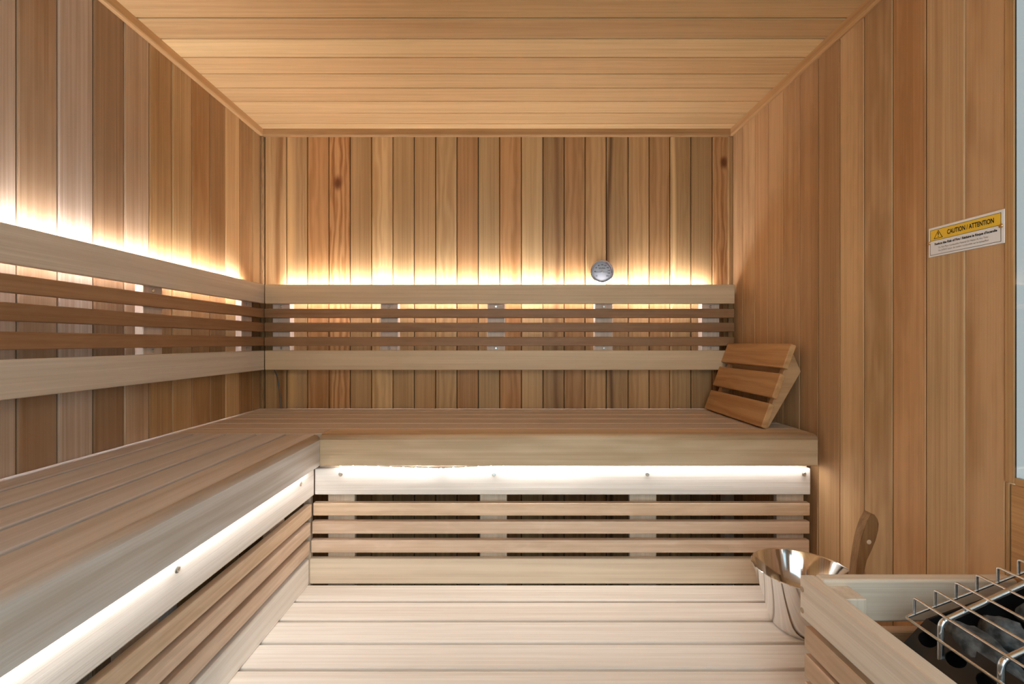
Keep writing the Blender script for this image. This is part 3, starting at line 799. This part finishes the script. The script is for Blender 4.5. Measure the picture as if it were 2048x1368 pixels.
# ------------------------------------------------------------------ heater
HX0, HX1 = 0.640, 0.9300
HD0, HD1 = 0.26, 0.775
ht = thing('heater', 'black electric sauna heater with perforated rim, full of stones', 'heater', (0.80, 0.5, 0.2))
def topz(X): return CZ - 0.466 + 0.36 * (X - 0.709)
def plate_with_holes(name, origin, u, v, lu, lv, n, ru, rv, thick=0.0016, skip=()):
    """flat sheet lu x lv with a row of n oval holes, spanned by the unit vectors u, v"""
    bm = bmesh.new(); o = Vector(origin); u = Vector(u); v = Vector(v)
    cell = lu / n; K = 24
    for i in range(n):
        c = (i + 0.5) * cell
        inner, outer = [], []
        for k in range(K):
            a = 2 * math.pi * k / K
            inner.append(bm.verts.new(o + u * (c + ru * math.cos(a)) + v * (lv / 2 + rv * math.sin(a))))
            ca, sa = math.cos(a), math.sin(a)
            q = min((cell / 2) / max(abs(ca), 1e-6), (lv / 2) / max(abs(sa), 1e-6))
            outer.append(bm.verts.new(o + u * (c + q * ca) + v * (lv / 2 + q * sa)))
        for k in range(K):
            bm.faces.new((outer[k], outer[(k + 1) % K], inner[(k + 1) % K], inner[k]))
        # corners of the cell
        for sx, sy, k in ((1, 1, 0), (-1, 1, 0), (-1, -1, 0), (1, -1, 0)):
            cr = o + u * (c + sx * cell / 2) + v * (lv / 2 + sy * lv / 2)
            ang = math.atan2(sy * lv / 2, sx * cell / 2) % (2 * math.pi)
            k0 = int(ang / (2 * math.pi / K)); 
            bm.faces.new((outer[k0 % K], bm.verts.new(cr), outer[(k0 + 1) % K]))
    bmesh.ops.remove_doubles(bm, verts=bm.verts, dist=1e-5)
    ob = mesh_obj(name, bm, BLACK, ht)
    md = ob.modifiers.new('thickness', 'SOLIDIFY'); md.thickness = thick; md.offset = 0
    return ob
cu = Vector((0.0385, 0, 0.041)); cl = cu.length
plate_with_holes('perforated_rim', (0.6705, HD0, CZ - 0.507), (0, 1, 0), cu.normalized(), HD1 - HD0, cl, 11, 0.0150, 0.0125)
plate_with_holes('front_plate', (0.6405, HD0, CZ - 0.560), (0, 1, 0), Vector((0.030, 0, 0.053)).normalized(), HD1 - HD0, 0.0609, 11, 0.0120, 0.0200)
body = [(HX0, 0.20), (HX1, 0.20), (HX1, topz(HX1)), (HX1 - 0.004, topz(HX1 - 0.004)), (HX1 - 0.004, CZ - 0.62), (0.715, CZ - 0.62), (0.706, CZ - 0.585), (HX0, CZ - 0.585)]
mesh_obj('housing', prism([(HX0, 0.20), (HX1, 0.20), (HX1, CZ - 0.585), (HX0, CZ - 0.585)], 'y', HD0 + 0.003, HD1 - 0.003, 0.004, 2), BLACK, ht)
endp = [(HX0, CZ - 0.585), (HX0, CZ - 0.561), (0.6705, CZ - 0.507), (0.709, CZ - 0.466), (HX1, topz(HX1)), (HX1, CZ - 0.585)]
for yy in (HD0, HD1 - 0.003):
    mesh_obj('end_plate', prism(endp, 'y', yy, yy + 0.003), BLACK, ht)
mesh_obj('back_plate', prism([(HX1 - 0.003, CZ - 0.585), (HX1, CZ - 0.585), (HX1, topz(HX1)), (HX1 - 0.003, topz(HX1))], 'y', HD0 + 0.003, HD1 - 0.003), BLACK, ht)
mesh_obj('wall_bracket', prism([(HX1, CZ - 0.70), (XR, CZ - 0.70), (XR, CZ - 0.45), (HX1, CZ - 0.45)], 'y', 0.42, 0.62), BLACK, ht)
mesh_obj('foot', prism([(0.70, 0), (0.90, 0), (0.90, 0.20), (0.70, 0.20)], 'y', 0.35, 0.68), BLACK, ht)
# bright support hoops over the stone bin
hoop_ends = (0.722, 0.634, 0.50, 0.38)
for d in hoop_ends:
    pts = fillet([(0.6815, d, CZ - 0.512), (0.6825, d, CZ - 0.440), (0.9290, d, CZ - 0.440 + 0.46 * 0.2465)], 0.010, 5)
    mesh_obj('hoop', tube_bm(pts, 0.0042, 10), CHROME, ht, smooth=60)
mesh_obj('hoop_rail', tube_bm([(0.6790, HD1 - 0.004, CZ - 0.506), (0.6790, HD0 + 0.004, CZ - 0.506)], 0.0030, 8), CHROME, ht, smooth=60)

# chrome wire grate on top
gr = thing('wire_grate', 'chrome wire grate of raised bars over the heater stones', 'grate', (0.77, 0.52, CZ - 0.45))
UD = 0.770
SL = 0.37
pts = fillet([(0.9300, UD, CZ - 0.4575 + SL * (0.93 - 0.669)), (0.6690, UD, CZ - 0.4610), (0.6690, 0.27, CZ - 0.4610), (0.93, 0.27, CZ - 0.461 + SL * 0.261)], 0.006, 4)
mesh_obj('frame_wire', tube_bm(pts, 0.0024, 8), CHROME, gr, smooth=60)
for k in range(8):
    X = 0.6834 + 0.0349 * k
    zt = CZ - 0.4285 + SL * (X - 0.6834); zb = CZ - 0.4570 + SL * (X - 0.6834)
    pts = fillet([(X, UD, zb), (X, UD, zt), (X, 0.27, zt), (X, 0.27, zb)], 0.005, 4)
    mesh_obj('bar', tube_bm(pts, 0.0022, 8), CHROME, gr, smooth=60)

# stones
def stone(loc, size, rot, seed, label):
    bm = bmesh.new()
    bmesh.ops.create_icosphere(bm, subdivisions=4, radius=1)
    o_ = Vector((seed * 3.7, seed * 1.3, seed * 7.1))
    planes = []
    rnd = random.Random(seed)
    for _ in range(9):
        v = Vector((rnd.uniform(-1, 1), rnd.uniform(-1, 1), rnd.uniform(-1, 1))).normalized()
        planes.append((v, rnd.uniform(0.62, 0.85)))
    for v in bm.verts:
        p = v.co.normalized()
        r = 1.0
        for nrm, dd in planes:
            c = p.dot(nrm)
            if c > 0.05: r = min(r, dd / c)
        r += 0.10 * mnoise.noise(p * 1.9 + o_) + 0.05 * mnoise.noise(p * 5 + o_) + 0.025 * mnoise.noise(p * 12 + o_)
        v.co = Vector((p.x * size[0], p.y * size[1], p.z * size[2])) * r
    M = Matrix.Translation(loc) @ Matrix.Rotation(rot[2], 4, 'Z') @ Matrix.Rotation(rot[1], 4, 'Y') @ Matrix.Rotation(rot[0], 4, 'X')
    ob = mesh_obj('stone', bm, STONE, None, M, smooth=50)
    tag(ob, label, 'stone', 'stones in the heater')
LBL = 'rough dark grey stone in the heater under the wire grate'
stones = [((0.731, 0.700, CZ - 0.477), (0.029, 0.062, 0.036), (0.1, -0.3, -0.05), 3, 'long dark grey stone lying nearest the perforated heater rim'),
          ((0.788, 0.722, CZ - 0.468), (0.028, 0.040, 0.040), (0.3, -0.2, 0.3), 5, 'pitted grey stone between the long stone and the wall, nearest the back rail'),
          ((0.852, 0.715, CZ - 0.440), (0.030, 0.042, 0.040), (0.2, -0.35, 0.9), 8, 'upper dark grey stone against the far end of the heater near the wall'),
          ((0.800, 0.628, CZ - 0.462), (0.036, 0.044, 0.042), (0, 0.2, 0.2), 11, 'rounded grey stone in the middle of the heater behind the second support hoop'),
          ((0.738, 0.575, CZ - 0.485), (0.034, 0.052, 0.036), (0.4, 0.1, 0.2), 13, 'dark stone by the perforated rim, at the near end of the long stone'),
          ((0.870, 0.620, CZ - 0.435), (0.030, 0.046, 0.042), (0.1, 0.2, 0.2), 17, 'high dark stone against the heater back plate by the wall'),
          ((0.815, 0.520, CZ - 0.460), (0.038, 0.050, 0.042), (0.2, 0.3, 0.4), 19, 'grey stone in the near half of the heater between the hoops'),
          ((0.745, 0.450, CZ - 0.482), (0.036, 0.052, 0.038), (0.2, 0.1, 0.1), 23, 'dark stone by the rim at the near end of the heater'),
          ((0.850, 0.410, CZ - 0.450), (0.040, 0.045, 0.042), (0.2, 0.1, 0.1), 29, 'grey stone by the wall at the near end of the heater')]
for sdef in stones: stone(*sdef)
